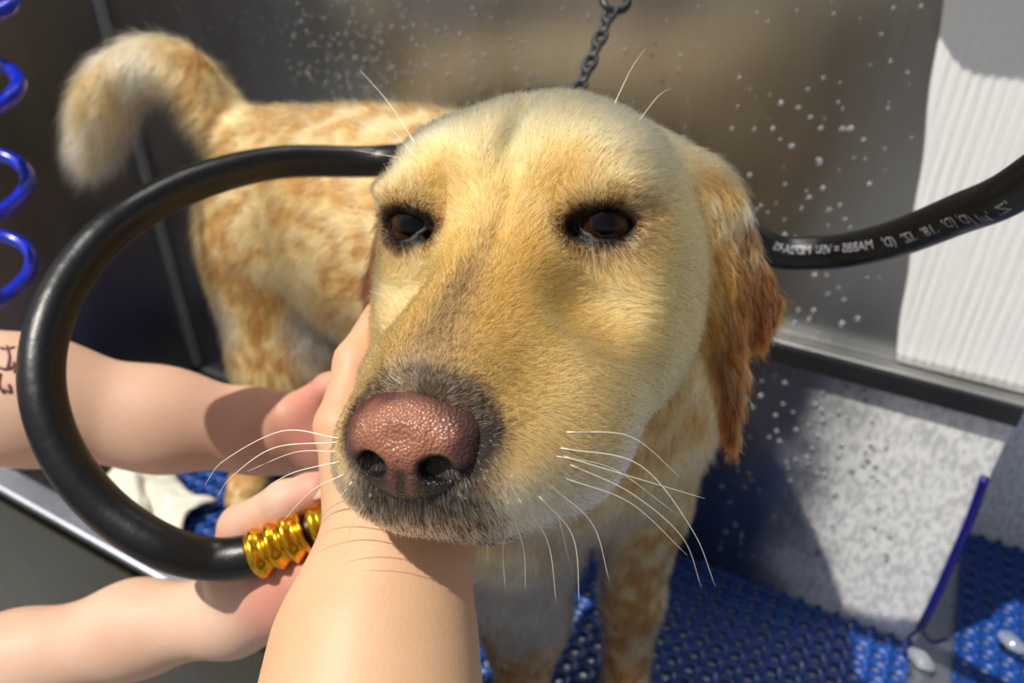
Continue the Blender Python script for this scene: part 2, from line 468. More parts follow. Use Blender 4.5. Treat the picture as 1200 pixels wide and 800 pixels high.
# body and legs
A = lambda *v: np.array(v, float)
D.op(cone(A(.045, .56, .415), A(-.10, .66, .455), .116, .100), .03)
D.op(cone(A(-.10, .66, .465), A(-.215, .75, .465), .095, .082), .05)
D.op(ell(A(.06, .525, .40), (.105, .115, .14)), .05)
D.op(cone(A(-.03, .64, .50), A(-.16, .70, .50), .070, .062), .05)      # withers and back
D.op(ell(A(-.235, .765, .445), (.078, .092, .095)), .04)
D.op(cone(A(.012, .40, .590), A(.03, .50, .515), .056, .080), .03)      # neck
D.op(cone(A(.03, .50, .53), A(.0, .60, .46), .088, .10), .04)
D.op(cone(A(.03, .41, .56), A(.06, .47, .43), .055, .085), .04)      # throat to chest
# near hind leg
for pts, rr in (
    ([A(-.245, .73, .42), A(-.235, .70, .30), A(-.30, .76, .19), A(-.35, .82, .14), A(-.365, .82, .05)], [.078, .066, .046, .027, .023]),
    ([A(-.20, .83, .42), A(-.16, .80, .30), A(-.215, .86, .19), A(-.255, .90, .14), A(-.265, .90, .05)], [.078, .064, .045, .027, .023]),
    ([A(.01, .50, .40), A(.004, .50, .27), A(.010, .49, .14), A(.010, .478, .04)], [.075, .062, .042, .028]),
    ([A(.105, .52, .40), A(.118, .515, .27), A(.120, .505, .14), A(.120, .492, .04)], [.062, .042, .028, .024])):
    for i in range(len(pts) - 1): D.op(cone(pts[i], pts[i + 1], rr[i], rr[i + 1]), .025)
for (x, y) in ((-.37, .80), (-.27, .88), (.010, .458), (.120, .472)):
    D.op(ell(A(x, y, .020), (.030, .040, .021)), .012)
    for k in (-1.5, -.5, .5, 1.5):
        D.op(ell(A(x + k * .0125, y - .034 + abs(k) * .004, .013), (.0085, .017, .012)), .005)
# tail: root, rising arc, hanging tip
TP = catmull([at(345, 185, .80), at(275, 158, .815), at(225, 92, .80), at(175, 78, .80), at(135, 100, .81), at(112, 150, .825), at(97, 208, .83)], 5)
TR = np.interp(np.linspace(0, 1, len(TP)), [0, .2, .4, .6, .78, .93, 1], [.040, .027, .022, .023, .026, .015, .003])
for i in range(len(TP) - 1): D.op(cone(TP[i], TP[i + 1], TR[i], TR[i + 1]), .012)
# skull and face
D.op(hell((.35, -5.4, 0.2), (5.85, 6.4, 5.1)), .01)
D.op(hell((.4, -6.6, -1.6), (6.1, 5.8, 5.2)), .02)
for s in (-1, 1):
    D.op(hell((s * 2.7 + .15, -2.2, 1.9), (2.4, 2.5, 1.9)), .016)               # brow
    D.op(hell((s * 3.8 + .25, -3.4, -3.0), (2.4, 4.2, 3.5)), .022)            # cheek
    D.op(hcone((s * 3.3, -3.2, -4.4), (s * 2.2, 2.5, -5.2), 2.3, 2.1), .02)
    D.op(hell((s * 3.95 + .25, -2.7, -.3), (1.6, 2.4, 1.5)), .014)             # zygoma
D.op(hcone((0, -1.5, -3.4), (-.15, 5.0, -5.5), 3.7, 2.75), .022)
D.op(hcone((0, -2.2, -.6), (-.25, 6.3, -4.3), 1.9, 1.35), .02)              # nasal bridge
D.op(hcone((0, -1.5, -7.0), (-.1, 4.9, -7.6), 2.4, 1.6), .014)            # lower jaw
for s in (-1, 1):
    D.op(hcone((s * 1.9, 0.5, -5.6), (s * 1.35 - .2, 5.4, -6.5), 2.0, 1.9), .014)  # flews
    D.op(hell((s * 1.5 - .2, 5.4, -6.5), (1.95, 2.6, 1.95)), .012)
D.op(hell((2.3, 2.6, -6.3), (2.2, 3.4, 2.3)), .016)
D.op(hcone((2.9, -2, -5.2), (2.5, 3.5, -6.5), 2.0, 1.7), .016)
D.op(hell((-.2, 6.3, -6.6), (1.9, 1.8, 1.5)), .010)
D.op(hcone((0, .6, 2.3), (0, -4, 5.3), .12, .2), .010, 'sub')          # forehead furrow
D.op(hcone((.45, .3, 2.2), (.1, 2.4, -1.2), .06, .05), .005, 'sub')
for s in (-1, 1):
    D.op(hell((s * 4.3, 2.1, -2.0), (1.7, 1.5, .9)), .018, 'sub')   # hollow below the eye
# upper lip fold against the lower jaw
for s in (-1, 1):
    D.op(hcone((s * 3.6, 0, -8.2), (s * 2.2 - .2, 6.6, -8.35), .15, .15), .005, 'sub')
# ears
for s in (-1, 1):
    nrm = (s * .80, .55, .12)
    D.op(hcone((s * 5.4, -6.6, 1.9), (s * 6.7, -7.0, .6), 1.4, 1.8, nrm, 2.2), .014)
    D.op(hcone((s * 6.7, -7.0, .6), (s * 7.2, -6.4, -2.6), 1.9, 1.9, nrm, 3.2), .010)
    D.op(hcone((s * 7.2, -6.4, -2.6), (s * 7.75, -6.0, -5.9), 1.8, 1.0, nrm, 3.2), .008)
    D.op(hcone((s * 7.75, -6.0, -5.9), (s * 8.05, -5.6, -8.7), .95, .28, nrm, 2.2), .006)
    D.op(hcone((s * 7.1, -7.2, .2), (s * 8.5, -8.4, -3.6), 1.1, 1.7, (s * .5, .85, 0), 3.2), .008)  # rear flap turned outward
# sockets: almond openings around the eyeballs
ER = 1.18
for e in EYES:
    s = np.sign(e[0])
    D.op(hell((e[0] + s * .05, e[1] + .95, e[2] - .02), (1.22, .9, .68), roll('Z', -s * 28)), .003, 'sub')
    D.op(ell(H(*e), np.array([1.08] * 3) * K), .001, 'sub')
# eyelids: upper and lower ridges hugging the eyeball
for e in EYES:
    s = np.sign(e[0])
    for (up0, rr_, n_) in ((.68, .19, 9), (-.58, .13, 9)):
        pp = []
        for k in range(n_):
            ph = math.radians(-60 + 120 * k / (n_ - 1)); c_ = math.cos(ph * 1.35)
            el_ = up0 * max(c_, 0) - .06 * math.sin(ph) * 1.0
            ph2 = ph + math.radians(18)
            pp.append(e + 1.13 * np.array([s * math.sin(ph2) * math.cos(el_), math.cos(ph2) * math.cos(el_), math.sin(el_) + (.10 if up0 > 0 else -.02)]))
        for k in range(n_ - 1):
            D.op(hcone(pp[k], pp[k + 1], rr_, rr_), .0022)
    D.op(hell((e[0] * 1.02, e[1] + .25, e[2] + 1.30), (1.5, .9, .50)), .010)
DV, DQ = D.mesh()
hc = Hinv(DV)
DV = lap(DV, DQ, 2, .5)
DN = vnormals(DV, DQ)
del D

def eye_dist(hp):
    """elliptical distance from the lid opening, in cm"""
    d = 99
    for e in EYES:
        s = np.sign(e[0]); q = hp - (e + np.array([s * .0, .9, -.02]))
        q = q * np.array([.62, .62, 1.0])
        d = np.minimum(d, np.sqrt((q ** 2).sum(-1)))
    return d
srgb = lambda *c: np.array(lin(c)[:3])
NOSE_C = np.array([-.5, 7.55, -5.22])
def mixc(C, c, w): return C * (1 - w[..., None]) + c * w[..., None]
DITHER = False
def mixd(C, c, w):                   # hair by hair rather than blended
    if DITHER: w = np.where(rng.random(w.shape) < w, .9, 0) + w * .1
    return mixc(C, c, w)
def ear_mask(r, f, u):
    a = np.abs(r) - 1.1 * sstep(-u, 3, 6.5)
    return sstep(a, 5.9, 6.5) * sstep(f, -3.5, -5) * sstep(f, -11.5, -10) * sstep(u, 2.8, 1.2) * (u > -11)
def coat(P):
    hp = Hinv(P); r, f, u = hp[..., 0], hp[..., 1], hp[..., 2]
    n1 = vnoise(P, 38.); n2 = vnoise(P + 3, 14.); n3 = vnoise(P + 9, 90.)
    C = np.zeros(P.shape) + srgb(222, 178, 112)
    C = mixc(C, srgb(184, 122, 56), sstep(n1 * .3 + n3 * .7, .42, .66) * .6)
    C = mixc(C, srgb(248, 224, 172), sstep(n1 * .3 + n3 * .7, .54, .36) * .8)
    C = mixc(C, srgb(246, 234, 206), sstep(P[..., 0], -.33, -.38) * sstep(P[..., 2], .42, .46) * sstep(n2, .3, .55) * .8)
    head = np.maximum(sstep(np.sqrt(r ** 2 + (f * .7) ** 2 + (u + 2) ** 2), 12, 9), ear_mask(r, f, u))
    # head
    Ch = np.zeros(P.shape) + srgb(226, 188, 122)
    Ch = mixc(Ch, srgb(242, 222, 176), sstep(u, .8, 3.5) * .9)                       # pale forehead
    Ch = mixc(Ch, srgb(222, 176, 100), sstep(f, -2, 2) * sstep(u, -6.5, -3) * sstep(np.abs(r), 3.4, 1.5) * .8)
    Ch = mixc(Ch, srgb(214, 160, 80), sstep(np.abs(r - 1.2), 1.1, .2) * sstep(f, .5, 2) * sstep(f, 8, 5) * .4)
    Ch = mixc(Ch, srgb(176, 120, 58), sstep(np.sqrt(((r - 3.0) / 1.6) ** 2 + ((f - 2.0) / 2.2) ** 2 + ((u + 4.2) / 1.3) ** 2), 1.25, .3) * .7)
    Ch = mixc(Ch, srgb(212, 160, 88), sstep(np.sqrt(((np.abs(r) - 2.6) / 1.2) ** 2 + ((f - .5) / 1.5) ** 2 + ((u - 2.3) / .9) ** 2), 1.3, .4) * .6)   # brows
    Ch = mixc(Ch, srgb(240, 230, 206), sstep(u + n1, -4.8, -7.0) * sstep(f, 0, 4) * .95)           # lips and chin
    Ch = mixc(Ch, srgb(240, 226, 190), sstep(np.abs(r), 2.6, 3.4) * sstep(f, -4, 0) * .12)
    ed = eye_dist(hp)
    Ch = mixd(Ch, srgb(120, 92, 66), sstep(ed + n1 * .5, 1.9, .9) * .55)
    inner = np.minimum(*[np.sqrt((((hp - (e + np.array([-np.sign(e[0]) * 1.0, 1.1, -.15]))) * np.array([.8, .7, 1.2])) ** 2).sum(-1)) for e in EYES])
    Ch = mixd(Ch, srgb(70, 52, 40), sstep(inner + n1 * .4, 1.25, .35) * .85)
    Ch = mixd(Ch, srgb(22, 15, 12), sstep(ed, .95, .6))
    # dark saddle above the nose, and the dark lips below it
    nd = np.sqrt(((r + .3) / 2.2) ** 2 + ((f - 7.4) / 2.1) ** 2 + ((u + 5.1) / 1.9) ** 2)
    Ch = mixd(Ch, srgb(66, 52, 42), sstep(nd + n1 * .35 - .22 * sstep(u, -4.2, -5.2), 1.40, .95) * (.5 + .42 * sstep(u, -3.6, -4.6)))
    Ch = mixc(Ch, srgb(16, 11, 10), sstep(nd, 1.0, .92) * sstep(f, 6.0, 6.6) * sstep(u, -4.6, -5.0))
    st = np.exp(-((r + .25) / (.45 + .14 * np.maximum(f - 3, 0))) ** 2) * sstep(f + n1, 1.6, 4.6) * sstep(u, -6, -4.0)
    Ch = mixd(Ch, srgb(84, 70, 60), st * .6)
    lip = sstep(u + n3 * 1.0, -5.6, -6.6) * sstep(f, 5.0, 6.8) * sstep(np.abs(r + .3), 2.9, 1.5)
    Ch = mixd(Ch, srgb(44, 36, 32), lip * .85)
    lipline = np.exp(-((u + 8.35) / .3) ** 2) * sstep(f, 2, 5)
    Ch = mixc(Ch, srgb(40, 30, 26), lipline * .8)
    # ears darker and redder when wet
    ear = ear_mask(r, f, u)
    Ch = mixc(Ch, srgb(190, 124, 52), ear * .92)
    Ch = mixc(Ch, srgb(96, 46, 12), ear * sstep(np.abs(r) + .35 * np.maximum(-f - 7, 0) - u * .12, 7.7, 8.5) * .9)
    Ch = mixc(Ch, srgb(104, 52, 16), ear * sstep(u + n3 * 2, -1.5, -5) * .9)
    Ch = mixc(Ch, srgb(236, 214, 170), ear * sstep(n3, .5, .75) * sstep(u, -2, 1) * .6)
    Ch = mixc(Ch, srgb(110, 60, 22), ear * sstep(np.abs(r), 6.9, 6.3) * sstep(u, 0, -1.5) * .7)
    C = C * (1 - head[..., None]) + Ch * head[..., None]
    # soapy grey-white hair on the chest and flank
    for c, rad, w in ((A(.03, .44, .20), .10, .9), (A(.05, .42, .30), .08, .7), (A(-.19, .67, .36), .065, .75), (A(-.30, .68, .36), .05, .4), (A(-.14, .60, .33), .06, .6)):
        d = np.sqrt(((P - c) ** 2).sum(-1)); C = mixc(C, srgb(206, 204, 200), sstep(d / rad + n1 * .6, 1.35, .55) * w)
    return C
m_dog = attr_mat('dog_skin', 'col', .55)
dog = np_mesh('dog', DV, DQ, m_dog)
MC = coat(DV) * .75; _h = Hinv(DV)
MC = mixc(MC, srgb(40, 28, 23), sstep(np.sqrt(((_h[:, 0] + .45) / 2.2) ** 2 + ((_h[:, 1] - 7.4) / 1.6) ** 2 + ((_h[:, 2] + 5.1) / 1.75) ** 2), 1.15, .98) * .9)
set_col(dog, 'col', MC)
tag(dog, 'wet yellow labrador standing on blue mat with head lifted towards the viewer', 'dog')

# eyes
m_iris = simple('iris', (52, 28, 14), .25)
def eye_mat():
    m, nt, b = new_mat('eyeball')
    tc = nt.nodes.new('ShaderNodeTexCoord'); ln = nt.nodes.new('ShaderNodeSeparateXYZ'); nt.links.new(tc.outputs['Object'], ln.inputs[0])
    x2 = math_node(nt, 'MULTIPLY', ln.outputs[0], ln.outputs[0]); z2 = math_node(nt, 'MULTIPLY', ln.outputs[2], ln.outputs[2])
    rr = math_node(nt, 'SQRT', math_node(nt, 'ADD', x2, z2))
    cr = nt.nodes.new('ShaderNodeValToRGB'); el = cr.color_ramp.elements
    nt.links.new(math_node(nt, 'DIVIDE', rr, .0132), cr.inputs[0])
    el[0].position = 0; el[0].color = lin((3, 3, 4)); el[1].position = .30; el[1].color = lin((4, 3, 3))
    for p, c in ((.36, (30, 16, 9)), (.60, (60, 34, 18)), (.70, (10, 6, 5)), (.78, (40, 26, 22)), (1, (26, 17, 14))):
        e = el.new(p); e.color = lin(c)
    nt.links.new(cr.outputs[0], b.inputs['Base Color']); b.inputs['Roughness'].default_value = .3; b.inputs['Specular IOR Level'].default_value = 0
    b.inputs['Coat Weight'].default_value = .55; b.inputs['Coat Roughness'].default_value = .02
    return m
m_eye = eye_mat()
for e in EYES:
    s = np.sign(e[0])
    bm = bmesh.new(); bmesh.ops.create_uvsphere(bm, u_segments=48, v_segments=32, radius=1.08 * K)
    o = bm_obj('eye', bm, m_eye, dog, sm=True)
    look = Vector(HM @ np.array([s * .10, 1, -.02])) ; tocam = Vector(CAM - H(*e)).normalized()
    look = (look.normalized() * .35 + tocam * .65).normalized()
    o.matrix_world = Matrix.Translation(Vector(H(*e))) @ look.to_track_quat('Y', 'Z').to_matrix().to_4x4()

# nose leather
N_ = Field([uni(-.040, .040, .0007), uni(-.035, .030, .0007), uni(-.040, .034, .0007)])
# local nose frame: x=r, y=f, z=u (metres, head scale applied later through K)
def ne(c, r, R=None): return ell(np.array(c) * K, np.array(r) * K, R)
def nc(a, b, ra, rb): return cone(np.array(a) * K, np.array(b) * K, ra * K, rb * K)
N_.op(ne((0, -.3, .25), (1.95, 1.5, 1.20)), .004)
N_.op(ne((0, .35, .1), (1.5, 1.15, 1.05)), .006)
N_.op(ne((0, .2, -1.0), (1.1, 1.1, .85)), .006)
N_.op(ne((0, .20, -1.00), (1.75, 1.15, .80)), .003)
for s in (-1, 1):
    N_.op(ne((s * 1.35, .15, .05), (.72, 1.0, .80)), .004)
    N_.op(ne((s * 1.50, .35, -.42), (.48, .75, .42)), .003)
    N_.op(ne((s * .98, 1.12, -.62), (.46, .95, .36), roll('Y', -s * 20)), .0022, 'sub')
    N_.op(nc((s * 1.25, .9, -.80), (s * 1.95, .1, -.75), .24, .16), .002, 'sub')
N_.op(nc((0, 1.5, -.55), (0, 1.2, -1.9), .07, .07), .003, 'sub')
N_.op(ne((0, 1.75, .35), (.55, .35, .35)), .006, 'sub')
nV, nQ = N_.mesh(); nV = lap(nV, nQ, 2, .5)
hp = nV / K
x, y, z = hp[:, 0], hp[:, 1], hp[:, 2]
C = np.zeros((len(nV), 3)) + srgb(154, 98, 74)
nn_ = vnoise(nV, 500.); n_l = vnoise(nV, 160.)
C = mixc(C, srgb(180, 124, 98), sstep(n_l, .4, .8) * .5)
C = mixc(C, srgb(70, 40, 36), sstep(np.sqrt((x / 1.95) ** 2 + ((z - .25) / 1.35) ** 2) + n_l * .22, .70, 1.02) * .92)
C = mixc(C, srgb(34, 22, 21), sstep(z + n_l * .3, -.15, -.65))
C = mixc(C, srgb(120, 74, 62), np.exp(-((np.abs(x) - .28) / .2) ** 2) * sstep(z, -.6, -.8) * sstep(z, -1.7, -1.2) * .5)
for s in (-1, 1):
    C = mixc(C, srgb(10, 7, 7), sstep(np.sqrt(((x - s * .98) / .62) ** 2 + ((z + .60) / .48) ** 2), 1.1, .7))
m_nose = attr_mat('nose_leather', 'col', .36, bump=.5, bscale=950, spec=.6)
nose = np_mesh('nose', nV, nQ, m_nose, dog)
set_col(nose, 'col', C)
NO = H(*NOSE_C); nV = nV * .90; nose.data.vertices.foreach_set('co', nV.astype(np.float32).ravel())
nose.matrix_world = Matrix.Translation(Vector(NO)) @ Matrix(HM.tolist()).to_4x4() @ Matrix.Rotation(math.radians(-2), 4, 'X')
tag(nose, 'pink-brown nose leather with dark rim and black nostrils')

# ------------------------------------------------------------------ the coat: real hair strands
def norm(v): return v / (np.linalg.norm(v, axis=-1, keepdims=True) + 1e-9)
def flow(P, N):
    hp = Hinv(P); r, f, u = hp[..., 0], hp[..., 1], hp[..., 2]
    s = np.sign(r)
    hd = np.stack([.10 * r + 0 * r, -1 + 0 * r, -.10 * np.abs(r) + .35 * sstep(u, -4, -1)], -1)
    front = sstep(f, 5.5, 7.2) * sstep(u, -4.5, -6)
    hd = hd * (1 - front[..., None]) + np.stack([.22 * (r + .3), -.4 + 0 * r, -1 + 0 * r], -1) * front[..., None]
    for e in EYES:
        q = hp - (e + np.array([0, .7, 0])); d = np.linalg.norm(q, axis=-1)
        w = sstep(d, 2.6, 1.0)[..., None] * .9
        hd = hd * (1 - w) + norm(q) * w
    ear = ear_mask(r, f, u)
    hd = hd * (1 - ear[..., None]) + np.stack([.1 * s, .15 + 0 * r, -1 + 0 * r], -1) * ear[..., None]
    hw = hd @ HM.T
    head = np.maximum(sstep(np.sqrt(r ** 2 + (f * .7) ** 2 + (u + 2) ** 2), 13, 10), ear)[..., None]
    bd = np.zeros(P.shape) + np.array([-.75, .5, -.35])
    side = sstep(P[..., 2], .52, .38)[..., None]
    bd = bd * (1 - side) + np.array([-.3, .15, -1.]) * side
    tx = sstep(P[..., 0], -.28, -.33)[..., None] * sstep(P[..., 2], .42, .46)[..., None]
    bd = bd * (1 - tx) + np.array([-.45, -.05, -.9]) * tx
    w = hw * head + norm(bd) * (1 - head)
    wob = np.stack([vnoise(P + k * 7.3, 30.) - .5 for k in range(3)], -1) * 1.6 * (1 - head) + np.stack([vnoise(P + k * 5.1, 70.) - .5 for k in range(3)], -1) * .5 * head
    w = norm(w) + wob
    w = w - N * (w * N).sum(-1, keepdims=True)
    return norm(w), head[..., 0], ear
def make_fur(name, count, where, parent, radius, mat, npt=5):
    cen = DV[DQ].mean(1)
    ar = .5 * np.linalg.norm(np.cross(DV[DQ[:, 2]] - DV[DQ[:, 0]], DV[DQ[:, 3]] - DV[DQ[:, 1]]), axis=1)
    w = ar * where(cen); w /= w.sum()
    q = rng.choice(len(DQ), count, p=w)
    a, b = rng.random((2, count, 1))
    def bl(X):
        c = X[DQ[q]]; return (c[:, 0] * (1 - a) + c[:, 1] * a) * (1 - b) + (c[:, 3] * (1 - a) + c[:, 2] * a) * b
    P = bl(DV); N = norm(bl(DN))
    T, head, ear = flow(P, N)
    hp = Hinv(P); r, f, u = hp[:, 0], hp[:, 1], hp[:, 2]
    Lh = .0042 + .0035 * sstep(f, 6, -3) + .005 * sstep(f, -5, -9)
    Lh = Lh * (.55 + .45 * sstep(eye_dist(hp), .8, 2.2)) * (1 - .35 * sstep(f, 5.5, 7) * sstep(u, -7, -5.5))
    Lh = Lh * (1 - ear) + ear * .0095
    Lb = .015 + .004 * sstep(P[:, 2], .3, .5); Lb = np.where(P[:, 2] < .3, .009, Lb)
    Lb = Lb + .012 * sstep(np.linalg.norm((P - np.array([.04, .44, .27])) * np.array([1, 1, .6]), axis=1), .10, .05)
    tail = sstep(P[:, 0], -.29, -.33) * sstep(P[:, 2], .44, .48)
    Lb = Lb + tail * .008
    L = Lh * head + Lb * (1 - head); L = L * rng.uniform(.65, 1.15, count)
    wet = np.clip((1 - head) + ear, 0, 1)
    lift = .30 * (1 - wet) + .34 * wet
    J = rng.normal(0, 1, (count, 3)) * (.14 + .08 * wet)[:, None]
    T = norm(T + J)
    cs = np.where(wet > .5, .0085, .0034)[:, None]
    cell = np.floor(P / cs); hsh = np.abs(np.sin(cell @ np.array([[12.9, 78.2, 37.7], [39.3, 11.1, 83.1], [73.1, 52.2, 9.1]])) * 43758.5) % 1
    CC = (cell + .5 + (hsh - .5) * .6) * cs
    CC = CC - N * ((CC - P) * N).sum(1, keepdims=True)
    cw = (.34 * (1 - wet) + .62 * wet)[:, None]
    t = np.linspace(0, 1, npt)[None, :, None]
    pts = P[:, None] - N[:, None] * .0004 + L[:, None, None] * (t * T[:, None] + lift[:, None, None] * (t - .55 * t * t) * N[:, None])
    pts += (CC - P)[:, None] * cw[:, None] * t ** 1.3
    pts[..., 2] -= (L * .18 * wet)[:, None] * t[..., 0] ** 2
    global DITHER
    DITHER = True; C = coat(P); DITHER = False
    v = rng.normal(0, 1, count)
    cv_ = (hsh[:, 1] - .5) * 2 * wet; C = mixc(C, srgb(150, 92, 36), np.clip(cv_, 0, 1) * .45); C = mixc(C, srgb(248, 228, 184), np.clip(-cv_ - .2, 0, 1) * .6 * (1 - .8 * ear))
    C = C * np.clip(1 + .24 * v, .4, 1.7)[:, None]
    pale = (rng.random(count) < .20) * (1 - .0 * head)
    C = mixc(C, srgb(246, 232, 196), pale * .55 * (1 - .8 * ear) * (1 - sstep(2.0 - eye_dist(hp), .6, 1.2) * .8))
    # single white hairs growing through the dark lips
    lipz = sstep(u, -5.2, -6.2) * sstep(f, 4, 6) * sstep(u, -9.5, -8)
    C = mixc(C, srgb(236, 226, 208), (rng.random(count) < .42 * lipz + .30 * (u < -7.6) * lipz) * .9)
    C = np.clip(C, 0, 1) ** np.array([1.12, 1.24, 1.36]) * .86
    cv = bpy.data.hair_curves.new(name)
    cv.add_curves([npt] * count)
    cv.attributes['position'].data.foreach_set('vector', pts.astype(np.float32).ravel())
    rd = cv.attributes.get('radius') or cv.attributes.new('radius', 'FLOAT', 'POINT')
    rr = radius * (1 - .8 * np.linspace(0, 1, npt) ** 1.5)[None] * rng.uniform(.8, 1.25, (count, 1))
    rd.data.foreach_set('value', rr.astype(np.float32).ravel())
    ca = cv.attributes.new('col', 'FLOAT_COLOR', 'CURVE')
    ca.data.foreach_set('color', np.c_[np.clip(C, 0, 1), np.ones(count)].astype(np.float32).ravel())
    cv.materials.append(mat)
    return link(bpy.data.objects.new(name, cv), parent)
def fur_mat(name, kind):
    m = bpy.data.materials.new(name); m.use_nodes = True; nt = m.node_tree
    out = nt.nodes['Material Output']; nt.nodes.remove(nt.nodes['Principled BSDF'])
    a = nt.nodes.new('ShaderNodeAttribute'); a.attribute_name = 'col'
    if kind == 'hair':
        h = nt.nodes.new('ShaderNodeBsdfHairPrincipled'); h.model = 'CHIANG'; h.parametrization = 'COLOR'
        h.inputs['Roughness'].default_value = .28; h.inputs['Radial Roughness'].default_value = .45
        nt.links.new(a.outputs['Color'], h.inputs['Color'])
    else:
        h = nt.nodes.new('ShaderNodeBsdfPrincipled'); h.inputs['Roughness'].default_value = .42; h.inputs['Specular IOR Level'].default_value = .55
        nt.links.new(a.outputs['Color'], h.inputs['Base Color'])
    nt.links.new(h.outputs[0], out.inputs['Surface'])
    return m
FURK = 'hair'
def near_head(P):
    hp = Hinv(P); return np.sqrt(hp[:, 0] ** 2 + (hp[:, 1] * .75) ** 2 + (hp[:, 2] + 2.5) ** 2)
def w_face(P):
    hp = Hinv(P); d = near_head(P)
    w = sstep(d, 12.5, 11) * (.5 + sstep(hp[:, 1], -8, -3))
    w = w * (eye_dist(hp) > .47)
    nz = np.sqrt(((hp[:, 0] + .4) / 1.5) ** 2 + ((hp[:, 1] - 7.5) / 1.5) ** 2 + ((hp[:, 2] + 4.85) / 1.3) ** 2)
    nr = np.sqrt(((hp[:, 0] + .3) / 2.2) ** 2 + ((hp[:, 1] - 7.4) / 2.1) ** 2 + ((hp[:, 2] + 5.1) / 1.9) ** 2)
    return w * (nz > .66) * (1 + 4 * sstep(nr, 1.45, 1.1) * sstep(hp[:, 2], -5.2, -4.4))
def w_body(P):
    return sstep(near_head(P), 10.5, 12.5) * (P[:, 2] > .02)
m_fur = fur_mat('coat_hair', FURK)
if FURN:
    make_fur('face_fur', int(FURN * 1.0), w_face, dog, .000115, m_fur)
    make_fur('body_fur', int(FURN * .75), w_body, dog, .00021, m_fur)
# ------------------------------------------------------------------ people: forearms and hands
def limb(F_, pts, rad, k=.012, flat=None, fk=1.):
    for i in range(len(pts) - 1):
        F_.op(cone(pts[i], pts[i + 1], rad[i], rad[i + 1], flat, fk), k)
def finger(F_, base, joints, r0, k=.004):
    """a chain root, knuckle bends, tip with shrinking radii and slightly swollen joints"""
    pts = [np.asarray(base, float)] + [np.asarray(j, float) for j in joints]
    n = len(pts); rr = [r0 * (1 - .10 * i) for i in range(n)]
    for i in range(n - 1):
        F_.op(cone(pts[i], pts[i + 1], rr[i] * 1.0, rr[i + 1] * .97), k if i == 0 else .0035)
    for i in range(1, n - 1):
        F_.op(ell(pts[i], [rr[i] * 1.04] * 3), .003)
m_skin_a = skin_mat('skin_pale', (218, 182, 158), (208, 166, 140), (202, 124, 108))
m_skin_b = skin_mat('skin_warm', (214, 174, 138), (206, 160, 122), (206, 134, 112))
m_nail = simple('fingernail', (226, 168, 152), .25, spec=.6)
def person_mesh(name, field, mat, parent, flush_pts):
    V, Q = field.mesh(); V = lap(V, Q, 3, .5)
    o = np_mesh(name, V, Q, mat, parent)
    fl = np.zeros(len(V))
    for p, r, w in flush_pts: fl = np.maximum(fl, w * sstep(np.linalg.norm(V - np.asarray(p), axis=1) / r, 1.3, .3))
    set_col(o, 'flush', fl)
    return o, V, Q
def nail(parent, tip, along, nrm, w=.0058, l=.0075):
    a = norm(np.asarray(along, float)); n = np.asarray(nrm, float); n = norm(n - a * (n @ a)); b = np.cross(a, n)
    V = []; nu, nv = 8, 8
    for j in range(nv + 1):
        for i in range(nu + 1):
            x = (i / nu * 2 - 1); y = (j / nv * 2 - 1)
            ww = w * (1 - .25 * max(0, abs(y)) ** 3)
            V.append(np.asarray(tip) + a * y * l * (1 - .12 * x * x) + b * x * ww - n * (.0026 * x * x + .0006 * y * y))
    Fc = [(j * (nu + 1) + i, j * (nu + 1) + i + 1, (j + 1) * (nu + 1) + i + 1, (j + 1) * (nu + 1) + i) for j in range(nv) for i in range(nu)]
    o = mesh_obj('fingernail', V, Fc, m_nail, parent); s = o.modifiers.new('s', 'SOLIDIFY'); s.thickness = .0008; s.offset = 0
    return o

# --- person A holds the dog's jaw from below: forearm comes up from the bottom of the view
h = .0022
PA = Field([uni(-.20, .10, h), uni(-.10, .40, h), uni(.30, .66, h)])
a0 = at(425, 1500, .235); a1 = at(425, 930, .262); a2 = at(440, 760, .285); a3 = at(462, 655, .300)
limb(PA, [a0, a1, a2, a3], [.043, .0405, .0335, .0275], .02, FW, 1.12)
pal = at(475, 560, .325)
PA.op(cone(a3, pal, .0265, .029, UP + FW * .3, 1.15), .012)
PA.op(ell(pal + A(.004, .01, 0), (.036, .040, .020)), .012)
# thumb up the near cheek
finger(PA, at(425, 590, .315), [at(400, 500, .322), at(418, 425, .336), at(447, 370, .348)], .0120, .012)
# fingers under the jaw towards the throat and up the far cheek
for i, (r, f) in enumerate(((-3.2, -2.2), (-1.9, -2.8), (-.6, -2.6), (.6, -2.0))):
    b0 = H(r * .7, 2.2, -9.9); finger(PA, b0, [H(r, f + 1.8, -10.3), H(r * 1.1, f - .6, -10.5), H(r * 1.15, f - 2.6 + .3 * abs(r), -10.2)], .0098 - .0006 * i, .008)
pA, V_, Q_ = person_mesh('person', PA, m_skin_b, None, [(at(408, 480, .325), .05, .25), (at(450, 380, .34), .03, .35), (at(540, 640, .30), .03, .35)])
tag(pA, 'bare forearm of a person reaching up from below to hold the jaw of the dog', 'person')
nail(pA, at(440, 362, .343), UP * .9 + RT * .2, -FW * .5 - RT * .8)

